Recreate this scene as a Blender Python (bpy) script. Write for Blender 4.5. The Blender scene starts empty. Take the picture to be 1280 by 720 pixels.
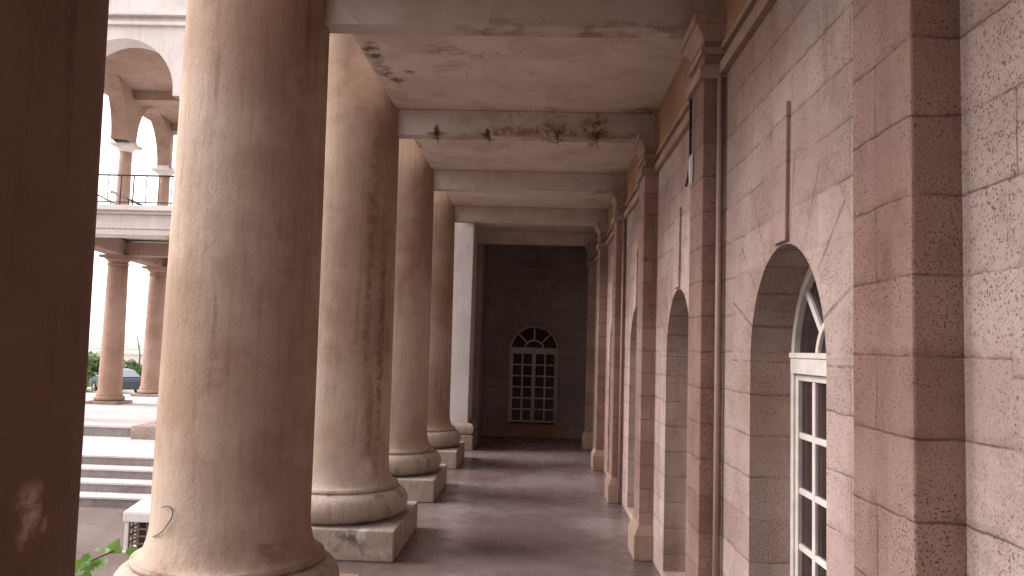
import bpy, bmesh, math, random
from mathutils import Vector, Matrix
random.seed(11)
U = 1.8                     # metres per build unit; the eye is one unit above the floor
R = math.radians
C = bpy.context.scene.collection
sc = bpy.context.scene

def W(p):                   # build units (eye at the origin) -> metres, floor at z = 0
    return Vector((p[0]*U, p[1]*U, (p[2]+1)*U))

SP = 1.409                  # bay spacing
def onray(u, v, y):          # the point where a surveyed sightline meets the upright plane y
    pt, yw, ro_ = .0754, -.0346, .0298
    fw = Vector((math.sin(yw)*math.cos(pt), math.cos(yw)*math.cos(pt), math.sin(pt))); rt = Vector((math.cos(yw), -math.sin(yw), 0)); up = rt.cross(fw)
    r2 = rt*math.cos(ro_)+up*math.sin(ro_); u2 = -rt*math.sin(ro_)+up*math.cos(ro_)
    d = fw*987.98+r2*(u-640)-u2*(v-360); return d*(y/d.y)
CX = -.9957
def ccy(k): return 1.232+SP*k
def oncyl(u, v, k, r=.2515):     # ... and where it meets the shaft of column k
    d = onray(u, v, 1.); a = d.x**2+d.y**2; b = -2*(d.x*CX+d.y*ccy(k)); c = CX**2+ccy(k)**2-r*r
    return d*((-b-math.sqrt(max(0., b*b-4*a*c)))/(2*a))
def onz(u, v, z):
    d = onray(u, v, 1.); return d*(z/d.z)

# ------------------------------------------------------------------ nodes
class G:
    def __init__(s, name):
        s.m = bpy.data.materials.new(name); s.m.use_nodes = True
        s.t = s.m.node_tree; s.t.nodes.clear()
        s.out = s.n('ShaderNodeOutputMaterial'); s.b = s.n('ShaderNodeBsdfPrincipled')
        s.t.links.new(s.b.outputs[0], s.out.inputs[0])
        s.geo = s.n('ShaderNodeNewGeometry'); s.pos = s.geo.outputs['Position']
        s._sep = None
    def n(s, ty): return s.t.nodes.new(ty)
    def set(s, inp, v):
        if v is None: return
        if hasattr(v, 'is_output'): s.t.links.new(v, inp)
        else:
            if isinstance(v, tuple) and len(v) == 3 and inp.type == 'RGBA': v = (*v, 1)
            inp.default_value = v
    def xyz(s):
        if s._sep is None:
            q = s.n('ShaderNodeSeparateXYZ'); s.set(q.inputs[0], s.pos); s._sep = q.outputs
        return s._sep
    def vec(s, x, y, z):
        q = s.n('ShaderNodeCombineXYZ')
        for i, v in enumerate((x, y, z)): s.set(q.inputs[i], v)
        return q.outputs[0]
    def ma(s, op, a, b=None, c=None, clamp=False):
        q = s.n('ShaderNodeMath'); q.operation = op; q.use_clamp = clamp
        for i, v in enumerate((a, b, c)): s.set(q.inputs[i], v)
        return q.outputs[0]
    def vm(s, op, a, b):
        q = s.n('ShaderNodeVectorMath'); q.operation = op; s.set(q.inputs[0], a)
        s.set(q.inputs[1], b); return q.outputs[0]
    def noise(s, scale, detail=4, rough=.55, vec=None, dist=0, stretch=None, w=None):
        v = vec if vec is not None else s.pos
        if stretch: v = s.vm('MULTIPLY', v, stretch)
        q = s.n('ShaderNodeTexNoise'); s.set(q.inputs['Vector'], v)
        q.inputs['Scale'].default_value = scale; q.inputs['Detail'].default_value = detail
        q.inputs['Roughness'].default_value = rough; q.inputs['Distortion'].default_value = dist
        return q.outputs[0]
    def voro(s, scale, feature='F1', vec=None, stretch=None):
        v = vec if vec is not None else s.pos
        if stretch: v = s.vm('MULTIPLY', v, stretch)
        q = s.n('ShaderNodeTexVoronoi'); q.feature = feature; s.set(q.inputs['Vector'], v)
        q.inputs['Scale'].default_value = scale
        return q.outputs['Distance']
    def rng(s, v, a, b, c=0., d=1., smooth=True):
        q = s.n('ShaderNodeMapRange'); q.interpolation_type = 'SMOOTHSTEP' if smooth else 'LINEAR'
        for i, k in enumerate((v, a, b, c, d)): s.set(q.inputs[i], k)
        return q.outputs[0]
    def mix(s, f, a, b, mode='MIX'):
        q = s.n('ShaderNodeMix'); q.data_type = 'RGBA'; q.blend_type = mode
        s.set(q.inputs[0], f); s.set(q.inputs[6], a); s.set(q.inputs[7], b)
        return q.outputs[2]
    def bump(s, h, strength=.5, dist=.01, prev=None):
        q = s.n('ShaderNodeBump'); q.inputs['Strength'].default_value = strength
        q.inputs['Distance'].default_value = dist; s.set(q.inputs['Height'], h)
        if prev is not None: s.set(q.inputs['Normal'], prev)
        return q.outputs[0]
    def mark(s, p, r, grain=14., soft=.3):
        # stain centred on build-unit point p, radii r; ragged outline
        c = W(p); wv = s.n('ShaderNodeTexNoise'); wv.inputs['Scale'].default_value = 9.; wv.inputs['Detail'].default_value = 5.
        wv.inputs['Roughness'].default_value = .65; s.set(wv.inputs['Vector'], s.pos)
        d = s.vm('SUBTRACT', s.pos, tuple(c)); d = s.vm('DIVIDE', d, tuple(k*U for k in r))
        d = s.vm('ADD', d, s.vm('MULTIPLY', s.vm('SUBTRACT', wv.outputs['Color'], (.5, .5, .5)), (1.5, 1.5, 1.5)))
        q = s.n('ShaderNodeVectorMath'); q.operation = 'LENGTH'; s.set(q.inputs[0], d)
        m = s.rng(q.outputs['Value'], soft, 1.05, 1., 0.)
        return s.ma('MULTIPLY', m, s.rng(s.noise(grain, 5, .7), .36, .56))
    def marks(s, col, lst):
        for (p, r, c, am) in lst: col = s.mix(s.ma('MULTIPLY', s.mark(p, r), am), col, c)
        return col
    def fin(s, col, rough=.85, nrm=None, spec=.25, metal=0.):
        s.set(s.b.inputs['Base Color'], col); s.set(s.b.inputs['Roughness'], rough)
        s.b.inputs['Specular IOR Level'].default_value = spec
        s.b.inputs['Metallic'].default_value = metal
        if nrm is not None: s.set(s.b.inputs['Normal'], nrm)
        return s.m

def plaster(name, base, light, stain, streak=.5, bstr=.35, patch=.25, worn=0., low_dirt=0., marks=()):
    g = G(name)
    a = g.noise(.9, 6, .6); b = g.noise(5., 6, .65); c = g.noise(3.2, 5, .6, stretch=(1., 1., .09))
    f = g.noise(70., 3, .6); e = g.noise(22., 4, .6, stretch=(1., 1., .35))
    col = g.mix(g.rng(a, .35, .66), base, light)
    col = g.mix(g.ma('MULTIPLY', g.rng(b, .5, .75), patch), col, stain)
    col = g.mix(g.ma('MULTIPLY', g.rng(c, .52, .8), streak), col, stain)
    col = g.mix(g.ma('MULTIPLY', g.rng(f, .55, .75), .18), col, stain)
    if low_dirt:
        z = g.xyz()[2]
        d = g.ma('MULTIPLY', g.rng(g.ma('ADD', z, g.ma('MULTIPLY', b, .5)), .35, .95, 1., 0.), low_dirt)
        col = g.mix(d, col, stain)
    drip = g.ma('MULTIPLY', g.rng(g.noise(9., 3, .5, stretch=(1., 1., .05)), .60, .70), g.rng(g.noise(1.3, 3, .6), .46, .62))
    col = g.mix(g.ma('MULTIPLY', drip, streak), col, tuple(k*.7 for k in stain))
    stri = g.noise(26., 4, .6, stretch=(1., 1., .06)); col = g.mix(g.rng(stri, .5, .75, 0., .3), col, stain)
    spk = g.rng(g.noise(95., 2, .6), .6, .7); col = g.mix(g.ma('MULTIPLY', spk, .4), col, tuple(k*.8 for k in stain))
    pt_ = g.rng(g.noise(1.7, 5, .6, dist=.6), .55, .60)
    col = g.mix(g.ma('MULTIPLY', pt_, .22), col, tuple(k*1.12 for k in light))
    col = g.marks(col, marks)
    h = g.ma('ADD', g.ma('MULTIPLY', f, .7), g.ma('ADD', e, g.ma('MULTIPLY', b, .5)))
    h = g.ma('ADD', h, g.ma('MULTIPLY', pt_, .15))
    if worn:
        w = g.rng(g.noise(2.6, 7, .7, dist=.4), .6, .66)
        col = g.mix(g.ma('MULTIPLY', w, worn), col, tuple(min(.75, x*1.35) for x in light))
        h = g.ma('SUBTRACT', h, g.ma('MULTIPLY', w, .6))
    return g.fin(col, .85, g.bump(h, bstr, .012))

BAY0, SPRING, ARCR = 1.897, -.02, .285
def stone(name, base, light, dark, voussoir=None, pits=1.):
    g = G(name); x, y, z = g.xyz()
    along = g.ma('ADD', x, y)
    wob = g.ma('MULTIPLY', g.ma('SUBTRACT', g.noise(7., 4, .6), .5), .022)
    bv = g.vec(g.ma('ADD', along, wob), g.ma('ADD', g.ma('SUBTRACT', z, (1+.0045)*U), wob), 0.)
    q = g.n('ShaderNodeTexBrick'); g.set(q.inputs['Vector'], bv)
    q.offset = .5; q.squash = 1.0
    q.inputs['Color1'].default_value = (0, 0, 0, 1); q.inputs['Color2'].default_value = (1, 1, 1, 1)
    q.inputs['Mortar'].default_value = (.5, .5, .5, 1)
    q.inputs['Scale'].default_value = 1.; q.inputs['Mortar Size'].default_value = .0055
    q.inputs['Mortar Smooth'].default_value = 1.; q.inputs['Bias'].default_value = 0.
    q.inputs['Brick Width'].default_value = .62; q.inputs['Row Height'].default_value = .1115*U
    mort = q.outputs['Fac']; tone = q.outputs['Color']
    if voussoir:
        # ring of wedge stones round each arch: radial joints replace the coursing there
        ax, cen, per = voussoir
        u = x if ax == 'x' else y
        if per: u = g.ma('SUBTRACT', g.ma('FLOORED_MODULO', g.ma('ADD', g.ma('SUBTRACT', u, cen*U), SP*U*.5), SP*U), SP*U*.5)
        else: u = g.ma('SUBTRACT', u, cen*U)
        v = g.ma('SUBTRACT', z, (SPRING+1)*U)
        r = g.ma('SQRT', g.ma('ADD', g.ma('MULTIPLY', u, u), g.ma('MULTIPLY', v, v)))
        an = g.ma('ARCTAN2', v, u); st = math.pi/9
        d = g.ma('ABSOLUTE', g.ma('SUBTRACT', g.ma('FLOORED_MODULO', g.ma('ADD', an, g.ma('MULTIPLY', wob, .8)), st), st*.5))
        rad = g.ma('MULTIPLY', g.ma('SUBTRACT', st*.5, d), r)
        radj = g.rng(rad, .002, .012, .8, 0.)
        lim = .50*U
        inside = g.ma('MULTIPLY', g.ma('LESS_THAN', r, lim), g.ma('GREATER_THAN', v, 0.))
        ringj = g.ma('MULTIPLY', g.rng(g.ma('ABSOLUTE', g.ma('SUBTRACT', r, lim)), .003, .009, .25, 0.), g.ma('GREATER_THAN', v, 0.))
        mort = g.ma('MAXIMUM', g.ma('ADD', g.ma('MULTIPLY', mort, g.ma('SUBTRACT', 1., inside)), g.ma('MULTIPLY', radj, inside)), ringj)
    fade = g.rng(g.noise(5., 5, .7), .35, .6, .08, 1.)      # joints fade in and out
    mort = g.ma('MULTIPLY', mort, fade)
    big = g.noise(.8, 5, .6); mid = g.noise(6., 6, .7); fine = g.noise(150., 3, .75)
    comb = g.noise(60., 3, .6, stretch=(1., 1., .22))
    patchy = g.rng(g.noise(2.3, 4, .6), .36, .62, .15, 1.)
    vd = g.voro(185., stretch=(1., 1., .7))
    pit = g.ma('MULTIPLY', g.rng(vd, .12, .34, 1., 0.), g.ma('MULTIPLY', patchy, g.rng(g.noise(55., 3, .6), .44, .58)))
    pit2 = g.ma('MULTIPLY', g.rng(g.noise(150., 2, .5), .57, .68), patchy)
    pit = g.ma('MULTIPLY', g.ma('MAXIMUM', pit, pit2), pits)
    col = g.mix(g.rng(big, .35, .66), base, light)
    col = g.mix(g.rng(tone, .45, 1., 0., .20, False), col, dark)
    col = g.mix(g.rng(tone, .0, .4, .14, 0., False), col, tuple(min(.8, c*1.25) for c in light))
    col = g.mix(g.ma('MULTIPLY', g.rng(mid, .48, .72), .35), col, dark)
    col = g.mix(g.ma('MULTIPLY', g.rng(fine, .48, .70), .45), col, dark)
    col = g.mix(g.ma('MULTIPLY', pit, .8), col, tuple(c*.42 for c in dark))
    col = g.mix(g.ma('MULTIPLY', mort, .65), col, tuple(c*.6 for c in dark))
    zc = g.ma('FLOORED_MODULO', g.ma('ADD', g.ma('SUBTRACT', z, (1+.0045)*U), wob), .1115*U)
    col = g.mix(g.ma('MULTIPLY', g.rng(zc, .0, .03, .32, 0.), g.rng(mid, .35, .6)), col, dark)
    # rust coloured seep running down from the joints
    seep = g.ma('MULTIPLY', g.rng(g.noise(2.2, 4, .6, stretch=(1., 1., .12)), .56, .74), .35)
    col = g.mix(seep, col, (dark[0]*.85, dark[1]*.62, dark[2]*.5))
    h = g.ma('ADD', g.ma('MULTIPLY', comb, .55), g.ma('ADD', g.ma('MULTIPLY', mid, .22), g.ma('MULTIPLY', fine, .9)))
    h = g.ma('SUBTRACT', h, g.ma('ADD', g.ma('MULTIPLY', pit, .55), g.ma('MULTIPLY', mort, 1.4)))
    return g.fin(col, .9, g.bump(h, .5, .008))

def ceilmat(name, base, light, stain, rust, spots=(), edge=None):
    g = G(name); x, y, z = g.xyz()
    a = g.noise(1.1, 6, .6); b = g.noise(4., 7, .68); f = g.noise(80., 3, .6)
    col = g.mix(g.rng(a, .36, .66), base, light)
    col = g.mix(g.ma('MULTIPLY', g.rng(b, .5, .75), .35), col, stain)
    col = g.mix(g.ma('MULTIPLY', g.rng(g.noise(2.3, 6, .65, dist=.5), .62, .72), .30), col, rust)
    h = g.ma('ADD', g.ma('MULTIPLY', b, 1.), g.ma('MULTIPLY', f, .3))
    cr = g.n('ShaderNodeTexVoronoi'); cr.feature = 'DISTANCE_TO_EDGE'; cr.inputs['Scale'].default_value = .8
    cv = g.n('ShaderNodeTexNoise'); cv.inputs['Scale'].default_value = 3.; cv.inputs['Detail'].default_value = 6.; g.set(cv.inputs['Vector'], g.pos)
    g.set(cr.inputs['Vector'], g.vm('ADD', g.pos, g.vm('MULTIPLY', cv.outputs['Color'], (.7, .7, .7))))
    crk = g.ma('MULTIPLY', g.rng(cr.outputs['Distance'], .0, .006, 1., 0.), g.rng(g.noise(1.1, 3, .6), .52, .62))
    col = g.mix(g.ma('MULTIPLY', crk, .6), col, (.10, .06, .045))
    peel = g.rng(g.noise(2.0, 7, .7, dist=.5, vec=g.vm('ADD', g.pos, (3., 8., 0.))), .60, .63)
    col = g.mix(g.ma('MULTIPLY', peel, .35), col, tuple(k*.72 for k in base)); h = g.ma('SUBTRACT', h, g.ma('MULTIPLY', peel, .5))
    damp = g.rng(g.noise(1.5, 6, .62, dist=.8, vec=g.vm('ADD', g.pos, (5., 1., 2.))), .52, .68)
    rim = g.ma('MULTIPLY', damp, g.ma('SUBTRACT', 1., damp))
    col = g.mix(g.ma('MULTIPLY', damp, .17), col, (stain[0]*1.15, stain[1]*.95, stain[2]*.7)); col = g.mix(g.ma('MULTIPLY', rim, .6, clamp=True), col, (rust[0]*1.3, rust[1]*1.3, rust[2]*1.3))
    wb = g.ma('SUBTRACT', g.noise(9., 5, .7), .5); wb2 = g.ma('SUBTRACT', g.noise(11., 5, .7, stretch=(1., 1., .9), vec=g.vm('ADD', g.pos, (7., 3., 1.))), .5)
    if edge is not None:        # water line along the lower arris of a beam: edge = (z, x0, x1, amount)
        ez, x0, x1, am = edge
        dz = g.ma('SUBTRACT', z, ez)
        ln = g.rng(g.ma('ADD', dz, g.ma('MULTIPLY', wb, .10)), 0., .085, 1., 0.)
        ln = g.ma('MULTIPLY', ln, g.rng(g.noise(2.8, 6, .7, stretch=(1., 1., 3.)), .42, .62))
        ln = g.ma('MULTIPLY', ln, g.ma('MULTIPLY', g.rng(x, x0-.15, x0+.15), g.rng(x, x1-.15, x1+.15, 1., 0.)))
        col = g.mix(g.ma('MULTIPLY', ln, am), col, rust)
    col = g.marks(col, spots)
    return g.fin(col, .88, g.bump(h, .3, .012))

def simple(name, col, rough=.6, var=.12, spec=.3, metal=0., scale=8., bstr=.1):
    g = G(name); a = g.noise(scale, 5, .6)
    c = g.mix(g.rng(a, .3, .7), tuple(k*(1-var) for k in col), tuple(min(1, k*(1+var)) for k in col))
    return g.fin(c, rough, g.bump(g.noise(scale*8, 3), bstr, .004), spec, metal)

def leafmat(name, c1, c2, c3):
    g = G(name); 
    rnd = g.geo.outputs['Random Per Island']
    c = g.mix(rnd, c1, c2); c = g.mix(g.rng(g.noise(2.5, 3), .45, .7), c, c3)
    g.b.inputs['Subsurface Weight'].default_value = 0.
    g.fin(c, .5, None, .35)
    tr = g.n('ShaderNodeBsdfTranslucent'); g.set(tr.inputs[0], g.mix(.5, c, (c2[0]*1.3, c2[1]*1.4, c2[2])))
    ms = g.n('ShaderNodeMixShader'); ms.inputs[0].default_value = .35
    g.t.links.new(g.b.outputs[0], ms.inputs[1]); g.t.links.new(tr.outputs[0], ms.inputs[2])
    g.t.links.new(ms.outputs[0], g.out.inputs[0])
    return g.m

# ------------------------------------------------------------------ meshes
class MB:
    """collects faces in build units; build() makes ONE mesh object whose vertices are relative to org"""
    def __init__(s): s.v = []; s.f = []; s.sm = []
    def add(s, vs, fs, smooth=False):
        o = len(s.v); s.v += [tuple(p) for p in vs]
        for f in fs: s.f.append(tuple(i+o for i in f)); s.sm.append(smooth)
    def box(s, a, b, top=None):
        x0, y0, z0 = a; x1, y1, z1 = b
        t = top or (x0, y0, x1, y1)
        s.add([(x0,y0,z0),(x1,y0,z0),(x1,y1,z0),(x0,y1,z0),(t[0],t[1],z1),(t[2],t[1],z1),(t[2],t[3],z1),(t[0],t[3],z1)],
              [(0,3,2,1),(4,5,6,7),(0,1,5,4),(1,2,6,5),(2,3,7,6),(3,0,4,7)])
    def lathe(s, c, prof, n=64, smooth=True, cap=True):
        vs = []; fs = []; m = len(prof)
        for i in range(n):
            a = 2*math.pi*i/n
            for r, z in prof: vs.append((c[0]+r*math.cos(a), c[1]+r*math.sin(a), c[2]+z))
        for i in range(n):
            j = (i+1) % n
            for k in range(m-1): fs.append((i*m+k, j*m+k, j*m+k+1, i*m+k+1))
        if cap: fs.append(tuple(i*m+m-1 for i in range(n))); fs.append(tuple(i*m for i in reversed(range(n))))
        s.add(vs, fs, smooth)
    def tube(s, pts, r, n=8, r1=None):
        pts = [Vector(p) for p in pts]; vs = []; fs = []; m = len(pts)
        up = Vector((0, 0, 1)); prev = None
        for i, p in enumerate(pts):
            d = (pts[min(i+1, m-1)]-pts[max(i-1, 0)]).normalized()
            a = prev if prev is not None else (up if abs(d.z) < .9 else Vector((1, 0, 0)))
            b = d.cross(a).normalized(); a = b.cross(d).normalized(); prev = a
            rr = r if r1 is None else r+(r1-r)*i/(m-1)
            for k in range(n):
                t = 2*math.pi*k/n; vs.append(p+a*rr*math.cos(t)+b*rr*math.sin(t))
        for i in range(m-1):
            for k in range(n): fs.append((i*n+k, i*n+(k+1) % n, (i+1)*n+(k+1) % n, (i+1)*n+k))
        fs.append(tuple(reversed(range(n)))); fs.append(tuple((m-1)*n+k for k in range(n)))
        s.add(vs, fs, True)
    def sweep(s, prof, path, closed=False):
        """prof: list of (out, z); path: list of ((x,y),(nx,ny)) - a moulding run"""
        m = len(prof); vs = []; fs = []
        for (p, nrm) in path:
            for o, z in prof: vs.append((p[0]+nrm[0]*o, p[1]+nrm[1]*o, z))
        for i in range(len(path)-1):
            for k in range(m-1): fs.append((i*m+k, (i+1)*m+k, (i+1)*m+k+1, i*m+k+1))
        s.add(vs, fs)
    def build(s, name, mat, parent=None, org=(0, 0, 0), bevel=0, seg=2, fix=True, sub=None):
        me = bpy.data.meshes.new(name); o0 = Vector(org)
        me.from_pydata([tuple((Vector(p)-o0)*U) for p in s.v], [], s.f)
        me.polygons.foreach_set('use_smooth', s.sm); me.materials.append(mat)
        if fix:
            bm = bmesh.new(); bm.from_mesh(me); bmesh.ops.remove_doubles(bm, verts=bm.verts, dist=1e-5)
            bmesh.ops.recalc_face_normals(bm, faces=bm.faces); bm.to_mesh(me); bm.free()
        o = bpy.data.objects.new(name, me); C.objects.link(o)
        if parent is not None: o.parent = parent
        else: o.location = W(org)
        if bevel:
            md = o.modifiers.new('Bevel', 'BEVEL'); md.width = bevel*U; md.segments = seg; md.limit_method = 'ANGLE'; md.angle_limit = R(35)
            md.harden_normals = False
        return o

def tag(o, label, cat, group=None):
    o['label'] = label; o['category'] = cat
    if group: o['group'] = group
    return o
def thing(name, label, cat, org, group=None):
    o = bpy.data.objects.new(name, None); C.objects.link(o); o.location = W(org); o.empty_display_size = .2
    return tag(o, label, cat, group)
def part(name, org, parent, porg=(0, 0, 0)):      # an Empty part that carries sub-parts
    o = bpy.data.objects.new(name, None); C.objects.link(o); o.parent = parent
    o.location = (Vector(org)-Vector(porg))*U; o.empty_display_size = .1
    return o
def struct(o): o['kind'] = 'structure'; return o
def dup(root, org, label=None):
    c = root.copy(); C.objects.link(c); c.location = W(org)
    if label: c['label'] = label
    for ch in root.children:
        d = ch.copy(); C.objects.link(d); d.parent = c
        for g_ in ch.children:
            e = g_.copy(); C.objects.link(e); e.parent = d
    return c
def dup_part(p, parent, loc):
    c = p.copy(); C.objects.link(c); c.parent = parent; c.location = Vector(loc)*U
    for g_ in p.children:
        e = g_.copy(); C.objects.link(e); e.parent = c
    return c

# ------------------------------------------------------------------ materials
M = {}
M['column'] = plaster('column_plaster', (.325, .215, .155), (.475, .37, .295), (.145, .072, .042), streak=.40, bstr=.3, patch=.3,
    marks=[(oncyl(470, 240, 2), (.05, .05, .55), (.24, .15, .07), .8), (oncyl(463, 330, 2), (.03, .03, .8), (.20, .12, .06), .75), (oncyl(478, 400, 2), (.035, .035, .9), (.19, .11, .055), .8),
           (oncyl(462, 520, 2), (.03, .03, .35), (.26, .16, .08), .8), (oncyl(457, 587, 2), (.06, .06, .07), (.60, .50, .43), 1.), (oncyl(410, 600, 2, .255), (.2, .2, .12), (.40, .33, .30), .6),
           (oncyl(40, 640, 0), (.045, .045, .075), (.52, .42, .36), .9), (oncyl(30, 665, 0), (.03, .03, .05), (.45, .35, .28), .8), (oncyl(268, 400, 1), (.012, .012, .12), (.2, .13, .10), .7), (oncyl(345, 690, 1, .28), (.09, .09, .06), (.22, .14, .10), .8)])
M['shaded_column'] = plaster('shaded_column_plaster', (.165, .095, .07), (.21, .13, .10), (.09, .048, .034), streak=.4, bstr=.3, patch=.3,  # plaster of the nearest shaft, its deep shade put into the colour
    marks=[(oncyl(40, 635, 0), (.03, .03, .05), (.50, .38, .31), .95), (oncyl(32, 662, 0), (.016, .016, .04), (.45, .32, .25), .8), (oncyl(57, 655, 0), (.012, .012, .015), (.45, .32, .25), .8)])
M['base'] = plaster('column_base_plaster', (.34, .255, .205), (.45, .37, .32), (.12, .07, .042), streak=.35, bstr=.45, patch=.75, worn=.35)
M['plinth'] = plaster('plinth_stone', (.28, .21, .17), (.40, .33, .285), (.10, .062, .045), streak=.25, bstr=.5, patch=.85, worn=.5, marks=[(onray(440, 672, 3.68), (.10, .1, .06), (.10, .075, .06), .9), (onray(452, 668, 3.68), (.04, .1, .05), (.62, .56, .52), .9), (onray(470, 690, 3.68), (.08, .1, .03), (.5, .40, .30), .7)])
M['wall'] = stone('stippled_stone_wall', (.385, .268, .232), (.53, .42, .385), (.165, .09, .07), ('y', BAY0, True))
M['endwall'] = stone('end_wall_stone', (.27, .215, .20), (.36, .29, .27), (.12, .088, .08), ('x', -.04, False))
M['pilaster'] = stone('pilaster_stone', (.285, .172, .135), (.40, .27, .23), (.13, .062, .042))
M['moulding'] = plaster('moulding_plaster', (.33, .215, .165), (.45, .325, .265), (.14, .075, .045), streak=.25, bstr=.35, patch=.3)
M['frieze'] = plaster('frieze_plaster', (.33, .195, .11), (.41, .265, .17), (.17, .09, .045), streak=.3, bstr=.3, patch=.3)
M['ceiling'] = ceilmat('ceiling_plaster', (.62, .525, .44), (.70, .615, .54), (.32, .23, .165), (.22, .13, .065),
    spots=[(onz(466, 66, 1.228), (.05, .16, .1), (.10, .06, .025), .95), (onz(478, 88, 1.228), (.05, .12, .1), (.20, .12, .05), .9), (onz(497, 100, 1.228), (.06, .05, .1), (.10, .065, .045), .85),
           (onz(512, 90, 1.228), (.04, .03, .1), (.12, .08, .06), .8), (onz(560, 62, 1.228), (.12, .10, .1), (.30, .21, .17), .6), (onz(800, 140, 1.228), (.14, .12, .1), (.20, .13, .09), .7),
           (onz(521, 181, 1.228), (.04, .12, .1), (.10, .06, .03), .9), (onz(740, 180, 1.228), (.03, .10, .1), (.13, .07, .03), .8), (onz(692, 178, 1.228), (.05, .05, .1), (.16, .09, .04), .7), (onz(621, 67, 1.228), (.010, .012, .05), (.03, .02, .02), 1.)])
M['floor'] = None
M['white'] = simple('white_joinery_paint', (.62, .56, .52), .5, .1, .35)
M['pane'] = simple('dark_window_pane', (.024, .014, .015), .16, .5, .45, scale=3., bstr=.05)
M['pipe'] = simple('painted_pipe', (.40, .27, .25), .5, .1)
M['facade'] = plaster('white_facade_plaster', (.62, .56, .54), (.70, .66, .64), (.34, .25, .21), streak=.2, bstr=.2, patch=.2)
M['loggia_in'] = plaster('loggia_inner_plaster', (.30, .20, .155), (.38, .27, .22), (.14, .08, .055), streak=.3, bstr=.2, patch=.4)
M['loggia_col'] = plaster('loggia_column_plaster', (.32, .195, .145), (.42, .29, .235), (.18, .10, .065), streak=.3, bstr=.2)
M['iron'] = simple('black_iron', (.030, .022, .022), .5, .2, .4)
M['step'] = plaster('step_stone', (.20, .17, .163), (.27, .236, .228), (.10, .075, .075), streak=.3, bstr=.4, patch=.5)
M['tread'] = plaster('tread_stone', (.48, .43, .425), (.58, .535, .53), (.32, .26, .245), streak=.1, bstr=.3, patch=.3)
M['leaf'] = leafmat('vine_leaf', (.10, .20, .035), (.20, .33, .06), (.07, .15, .05))
M['bush'] = leafmat('bush_leaf', (.06, .11, .03), (.13, .19, .06), (.04, .08, .025))
M['stem'] = simple('brown_stem', (.10, .065, .045), .8)

def floormat():
    g = G('polished_cement_floor'); x, y, z = g.xyz()
    a = g.noise(.7, 6, .6, dist=.4); b = g.noise(3.5, 6, .65); f = g.noise(60., 4, .7)
    col = g.mix(g.rng(a, .36, .64), (.150, .102, .098), (.240, .185, .186))
    col = g.mix(g.ma('MULTIPLY', g.rng(b, .48, .7), .5), col, (.085, .055, .054))
    col = g.mix(g.ma('MULTIPLY', g.rng(g.noise(1.6, 4, .6, vec=g.vm('ADD', g.pos, (9., 4., 0.))), .55, .7), .4), col, (.15, .08, .075))
    col = g.mix(g.ma('MULTIPLY', g.rng(f, .58, .75), .3), col, (.065, .04, .04))
    # dirt gathered along the wall foot and the plinths
    nb = g.ma('MULTIPLY', g.ma('SUBTRACT', b, .5), .35)
    dirt = g.ma('ADD', g.rng(g.ma('ADD', x, nb), .40*U, .58*U, 0., .55), g.rng(g.ma('ADD', x, nb), -.72*U, -.52*U, .40, 0.), clamp=True)
    col = g.mix(dirt, col, (.075, .048, .044))
    grit = g.rng(g.voro(9.), .012, .03, 1., 0.); col = g.mix(g.ma('MULTIPLY', grit, .6), col, (.36, .31, .29))
    # dusty worn scuffs, lighter
    col = g.mix(g.ma('MULTIPLY', g.rng(g.noise(2.1, 8, .75, stretch=(1.6, .6, 1.)), .56, .75), .35), col, (.30, .25, .25))
    rg = g.rng(b, .3, .7, .17, .38)
    return g.fin(col, rg, g.bump(g.ma('ADD', b, g.ma('MULTIPLY', f, .25)), .12, .01), .4)
M['floor'] = floormat()
def dirtmat():
    g = G('bare_earth'); a = g.noise(.5, 6, .6); b = g.noise(4., 7, .7); f = g.noise(40., 4, .7)
    y = g.xyz()[1]
    col = g.mix(g.rng(a, .35, .65), (.15, .112, .10), (.22, .172, .158))
    col = g.mix(g.ma('MULTIPLY', g.rng(b, .5, .7), .6), col, (.09, .06, .058))
    col = g.mix(g.ma('MULTIPLY', g.rng(f, .62, .72), .7), col, (.50, .45, .43))
    far = g.rng(y, 15.*U, 17.*U)       # pale gravelled yard beyond the loggia
    col = g.mix(far, col, g.mix(g.rng(b, .4, .65), (.55, .50, .45), (.40, .40, .26)))
    return g.fin(col, .95, g.bump(g.ma('ADD', b, f), .8, .03))
M['dirt'] = dirtmat()

# ------------------------------------------------------------------ setting
mb = MB(); mb.box((-1.42, -1.9, -1.12), (.66, 9.05, -1.0))
struct(mb.build('floor', M['floor'], None, (0, 2, -1), bevel=.006))
mb = MB(); n = 60
def gz(x, y):
    t = max(0., min(1., (y-11.)/16.)); t = t*t*(3-2*t)
    return -1.48-.46*t
xs = [-1500, -500, -150, -60] + [-40+i*1.2 for i in range(60)] + [40, 60, 150, 500, 1500]
ys = [-1500, -400, -100, -40] + [-14+i*1.0 for i in range(60)] + [60, 100, 400, 1500]
vs = [(x, y, gz(x, y)+(random.uniform(-.012, .012) if y < 40 else 0)) for y in ys for x in xs]
nx = len(xs); fs = [(j*nx+i, j*nx+i+1, (j+1)*nx+i+1, (j+1)*nx+i) for j in range(len(ys)-1) for i in range(nx-1)]
mb.add(vs, fs, True); struct(mb.build('ground', M['dirt'], None, (0, 0, -1.48)))
# terrace edge below the floor slab
mb = MB(); mb.box((-1.36, -1.9, -1.7), (-1.20, 9.0, -1.124))
tag(mb.build('terrace_wall', M['step'], None, (-1.28, 2, -1.7)), 'low stone terrace wall carrying the outer edge of the corridor floor', 'wall')

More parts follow.
